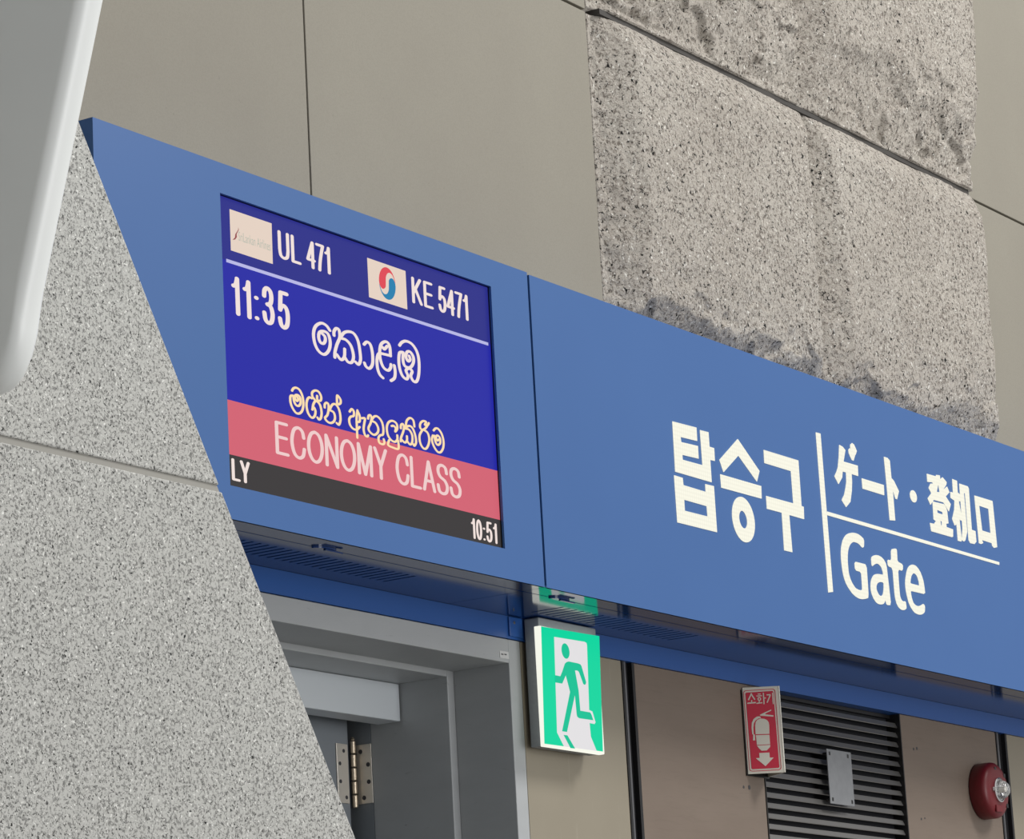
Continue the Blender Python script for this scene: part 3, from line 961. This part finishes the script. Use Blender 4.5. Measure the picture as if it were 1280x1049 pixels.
# small sticker on the frame
st = obj('sticker', shape_y(bmesh.new(), [[tr([(882, 235), (962, 250), (966, 312), (888, 300)], 500, 780, 7.089)]], yf - .001, .0008), m_sticker, D, label='small white sticker on the frame')
obj('sticker_print', shape_y(bmesh.new(), [[tr([(898, 262), (918, 266), (918, 276), (899, 272)], 500, 780, 7.089)], [tr([(926, 264), (946, 268), (946, 278), (927, 274)], 500, 780, 7.089)]], yf - .0016, .0005), m_ink, st)
# dark room behind the door
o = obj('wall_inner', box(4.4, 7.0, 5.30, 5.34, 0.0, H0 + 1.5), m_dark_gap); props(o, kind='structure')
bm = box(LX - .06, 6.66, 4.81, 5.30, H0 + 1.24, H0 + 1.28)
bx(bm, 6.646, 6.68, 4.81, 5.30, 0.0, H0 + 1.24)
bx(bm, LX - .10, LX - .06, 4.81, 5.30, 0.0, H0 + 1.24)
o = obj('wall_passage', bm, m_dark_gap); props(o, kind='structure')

# blue bracket on the band
BR = thing('wall_bracket', (6.607, YB, H0 + 1.285), 'small blue screwed bracket on the band left of the green exit sign', 'bracket')
obj('bracket_plate', box(6.594, 6.650, YB - .005, YB - .0003, H0 + 1.283, ZB - .002, bev=.0015), m_blue_band, BR)
obj('screw', disc(bmesh.new(), (6.6125, YB - .005, H0 + 1.3162), (0, -1, 0), .004, .002, 12), m_chrome, BR)

# ================================================================ exit sign
E_ = thing('exit_sign', (6.78, YB, H0 + 1.016), 'lit green and white running man exit sign in a grey box beside the door frame', 'exit sign')
obj('housing', box(6.656, 6.915, 4.222, YB - .0056, H0 + 1.020, H0 + 1.3293, bev=.003), m_housing, E_)
ax0, ax1, az0, az1 = 6.632, 6.893, H0 + 1.0155, H0 + 1.3035
lb = obj('light_panel', box(ax0, ax1, 4.2042, 4.2218, az0, az1, bev=.002), g_edge, E_, label='glowing white panel edge')
ye = 4.2036


def ZE(p): return tr(p, 640, 760, 5.523)


bm = shape_y(bmesh.new(), [[ZE([(202, 128), (603, 195), (628, 992), (225, 938)])]], ye, .0005)
obj('green_field', bm, g_green, lb)
bm = shape_y(bmesh.new(), [[ZE([(292, 200), (500, 234), (514, 242), (518, 258), (533, 705), (555, 715), (577, 790), (570, 802), (536, 795), (545, 890), (585, 988), (360, 957), (312, 860)])]], ye - .0006, .0005)
obj('doorway_shape', bm, g_white, lb, label='white doorway with the figure outline')
man = [(298, 465), (335, 472), (348, 440), (366, 385), (378, 374), (392, 370), (455, 383), (472, 390), (480, 402), (512, 513), (509, 528), (500, 531), (493, 525), (463, 442), (452, 433), (435, 432), (460, 570), (472, 710), (540, 722), (550, 740), (562, 776),
       (465, 762), (452, 752), (448, 738), (435, 600), (380, 857), (347, 852), (402, 580), (372, 465), (347, 523), (300, 515)]
bm = shape_y(bmesh.new(), [[ZE(man)], [ZE(ell(370, 298, 27, 53, .2, .08, 28))], [ZE([(357, 877), (383, 880), (436, 972), (405, 968)])]], ye - .0012, .0005)
obj('running_figure', bm, g_greenman, lb, label='green running figure')

# ================================================================ V-shaped fire extinguisher sign
p0 = Vector((7.7243, YW - .004, H0)); p1 = Vector((7.7803, 4.1905, H0))
z0, z1 = H0 + 1.035, H0 + 1.2652
F = thing('extinguisher_sign', (p0.x + .06, YW, z0), 'red and white fire extinguisher sign projecting from the wall at the louvre edge', 'sign')
dv = (p1 - p0).normalized()
nv = Vector((dv.y, -dv.x, 0)).normalized()          # towards the viewer
if nv.y > 0: nv = -nv
p2 = Vector((p1.x + (p1.x - p0.x), p0.y, H0))


def wing(a, b, th):
    bm = bmesh.new()
    n = Vector(((b - a).y, -(b - a).x, 0)).normalized()
    if n.y > 0: n = -n
    loop = [Vector((a.x, a.y, z0)), Vector((b.x, b.y, z0)), Vector((b.x, b.y, z1)), Vector((a.x, a.y, z1))]
    return prism3(bm, [loop], -n * th)


obj('sign_wing', wing(p0, p1, .003), m_sign_white, F)
obj('sign_wing', wing(p1, p2, .003), m_sign_white, F)
obj('wall_plate', box(p0.x - .006, p2.x + .004, YW - .0038, YW - .0005, z0 - .004, z1 - .006), m_black, F, label='black back plate')


def ZF(p): return tr(p, 915, 850, 8.387)


def sgn(polys, off, th=.0004):
    bm = bmesh.new()
    pp = p0 + nv * off
    for loops in polys:
        prism3(bm, [[on_plane(px, py, pp, nv) for px, py in l] for l in loops], -nv * th)
    return bm


def rrect(c, r=16, n=5):
    """rounded quadrilateral through four corners"""
    q = []
    for i in range(4):
        P, A, B = Vector(c[i]), Vector(c[i - 1]), Vector(c[(i + 1) % 4])
        a = P + (A - P).normalized() * r
        b = P + (B - P).normalized() * r
        for k in range(n + 1):
            t = k / n
            v = a * (1 - t) ** 2 + P * 2 * t * (1 - t) + b * t * t
            q.append((v.x, v.y))
    return q


outer = [(117, 112), (452, 92), (520, 945), (185, 962)]
rim = [(123, 118), (446, 98), (514, 938), (190, 956)]
inn = [(140, 135), (433, 115), (498, 922), (206, 938)]
obj('border_line', sgn([[ZF(rrect(outer, 34)), ZF(list(reversed(rrect(rim, 30))))]], .0008), m_sign_red, F)
obj('red_field', sgn([[ZF(rrect(inn, 16))]], .0008), m_sign_red, F)
cyl = [[ZF([(247, 570), (243, 475), (250, 440), (268, 418), (300, 405), (335, 408), (365, 420), (385, 445), (390, 480), (392, 566)])],
       [ZF([(250, 580), (392, 576), (400, 675), (262, 683)])],
       [ZF([(262, 690), (402, 682), (398, 705), (365, 740), (310, 743), (285, 720)])],
       [ZF([(285, 768), (392, 762), (396, 815), (437, 815), (352, 905), (250, 822), (290, 818)])],
       [ZF([(290, 368), (335, 345), (410, 312), (412, 322), (350, 352), (350, 362), (434, 372), (434, 386), (330, 378), (300, 376)])],
       [ZF([(302, 390), (285, 382), (255, 388), (225, 412), (208, 450), (205, 500), (212, 570), (222, 572), (220, 635), (243, 635), (240, 575), (228, 570), (224, 500), (230, 455), (245, 428), (275, 405), (300, 402)])]]
obj('extinguisher_pictogram', sgn(cyl, .0014), m_sign_white, F)


def bar(x0, y0, x1, y1_, w):
    dx, dy = x1 - x0, y1_ - y0
    l = math.hypot(dx, dy)
    nx, ny = -dy / l * w / 2, dx / l * w / 2
    return [ZF([(x0 + nx, y0 + ny), (x1 + nx, y1_ + ny), (x1 - nx, y1_ - ny), (x0 - nx, y0 - ny)])]


kor = [bar(205, 140, 172, 212, 13), bar(202, 150, 240, 208, 13), bar(206, 212, 206, 240, 11), bar(160, 246, 250, 238, 13),
       bar(270, 150, 300, 148, 9), bar(256, 170, 312, 166, 10),
       [ZF(ell(286, 200, 20, 20, 0, 0, 20)), ZF(list(reversed(ell(286, 200, 9, 9, 0, 0, 16))))], bar(286, 222, 286, 240, 10), bar(256, 246, 318, 240, 11), bar(328, 135, 336, 255, 11), bar(332, 192, 355, 190, 10),
       bar(362, 158, 402, 155, 11), bar(402, 155, 368, 240, 11), bar(424, 135, 433, 255, 10)]
obj('korean_lettering', sgn(kor, .0014), m_sign_white, F)

# ================================================================ louvred vent with blank plate
V = thing('louvre_vent', (8.235, YW, H0 + .55), 'dark metal louvred vent under the blue band, between two wood panels', 'vent')
vx0, vx1, vz0, vz1 = 7.819, 8.653, H0 + .552, ZPT - .0005
bm = bmesh.new()
bx(bm, vx0, vx0 + .005, YW - .001, YW + .045, vz0, vz1)
bx(bm, vx1 - .005, vx1, YW - .001, YW + .045, vz0, vz1)
bx(bm, vx0 + .005, vx1 - .005, YW + .030, YW + .045, vz1 - .010, vz1)
bx(bm, vx0 + .005, vx1 - .005, YW - .001, YW + .045, vz0, vz0 + .012)
obj('vent_frame', bm, m_slat_dark, V)
bm = bmesh.new()
z = vz1 - .040
ys = YW + .010
while z > vz0 + .02:
    prism_yz(bm, [[(ys, z), (ys - .002, z + .0015), (ys + .004, z + .0150), (ys + .018, z + .0150), (ys + .018, z + .0125), (ys + .006, z + .0125)]], vx0 + .0055, vx1 - .0055)
    z -= .0281
obj('slats', bm, m_slat, V)
obj('vent_backing', box(vx0 + .005, vx1 - .005, YW + .043, YW + .046, vz0 + .012, vz1 - .010), m_dark_gap, V)
px0, px1 = 8.164, 8.306
pz0 = H0 + .9855
P = thing('blank_plate', (8.235, YW, pz0), 'grey blank metal plate with four corner holes, fixed over the louvre slats', 'plate')
obj('plate', box(px0, px1, YW - .012, YW - .009, pz0, H0 + 1.1365, bev=.0008), m_plate, P)
for hx, hz in ((.014, .012), (.128, .012), (.014, .139), (.122, .139)):
    obj('corner_hole', box(px0 + hx - .0045, px0 + hx + .0045, YW - .0126, YW - .0118, pz0 + hz - .005, pz0 + hz + .005, bev=.0003), m_black, P)
    obj('stud', disc(bmesh.new(), (px0 + hx, YW + .0075, pz0 + hz), (0, -1, 0), .004, .0164, 10), m_slat_dark, P)

# ================================================================ fire alarm
ac = Vector((9.155, YW, H0 + 1.085))
A = thing('fire_alarm', (ac.x, ac.y, ac.z - .085), 'round red fire alarm with a clear strobe lens on the wood panel', 'alarm')
bm = bmesh.new()
lathe(bm, ac + Vector((0, -.0005, 0)), (0, -1, 0), [(.080, 0), (.084, .003), (.084, .040), (.082, .048), (.074, .055), (.060, .058), (0.0, .058)], 48)
obj('body', bm, m_red, A, smooth=True)
fc = ac + Vector((0, -.0590, 0))
bm = bmesh.new()
lathe(bm, fc + Vector((0.004, .001, 0)), (0, -1, 0), [(.037, 0), (.037, .005), (.033, .007), (.030, .004), (0, .003)], 32)
bx(bm, fc.x - .044, fc.x - .030, fc.y - .005, fc.y + .0005, fc.z - .006, fc.z + .006, bev=.001)
obj('lens_ring', bm, m_chrome, A, smooth=False)
bm = bmesh.new()
lathe(bm, fc + Vector((.004, -.0035, 0)), (0, -1, 0), [(.029, 0), (.028, .008), (.024, .018), (.016, .026), (.007, .030), (0, .031)], 28)
obj('strobe_lens', bm, m_lens, A, smooth=True, label='clear strobe lens')
bm = bmesh.new()
lathe(bm, fc + Vector((.004, -.0036, 0)), (0, -1, 0), [(.006, 0), (.006, .014), (0, .016)], 12)
obj('flash_tube', bm, m_sign_white, A)
bm = bmesh.new()
bx(bm, fc.x - .030, fc.x + .012, fc.y - .004, fc.y + .002, fc.z - .068, fc.z - .046, bev=.003)
obj('lug', bm, m_red, A)
for dx, dz in ((.052, .046), (.056, -.044), (-.008, .062)):
    obj('notch', box(fc.x + dx - .006, fc.x + dx + .006, fc.y + .0006, fc.y + .006, fc.z + dz - .006, fc.z + dz + .006), m_black, A)

# ================================================================ pairs of old screw holes in the wood panels
for px, py, r, lab in ((929.5, 984, .006, 'left one of two small dark screw holes below the fire extinguisher sign'),
                       (936.5, 984.5, .009, 'right one of two small dark screw holes below the fire extinguisher sign'),
                       (1142, 936.5, .006, 'left one of the upper two small screw holes between louvre and fire alarm'),
                       (1146, 935.8, .007, 'right one of the upper two small screw holes between louvre and fire alarm'),
                       (1151.7, 1024, .005, 'left one of the lower two small screw holes between louvre and fire alarm'),
                       (1156, 1023, .004, 'right one of the lower two small screw holes between louvre and fire alarm')):
    v = on_y(px, py, YW)
    o = obj('screw_hole', disc(bmesh.new(), (v.x, YW + .0008, v.z), (0, -1, 0), r * .7, .0014, 10), m_ink)
    props(o, lab, 'screw hole', 'old screw holes in the wood panels')
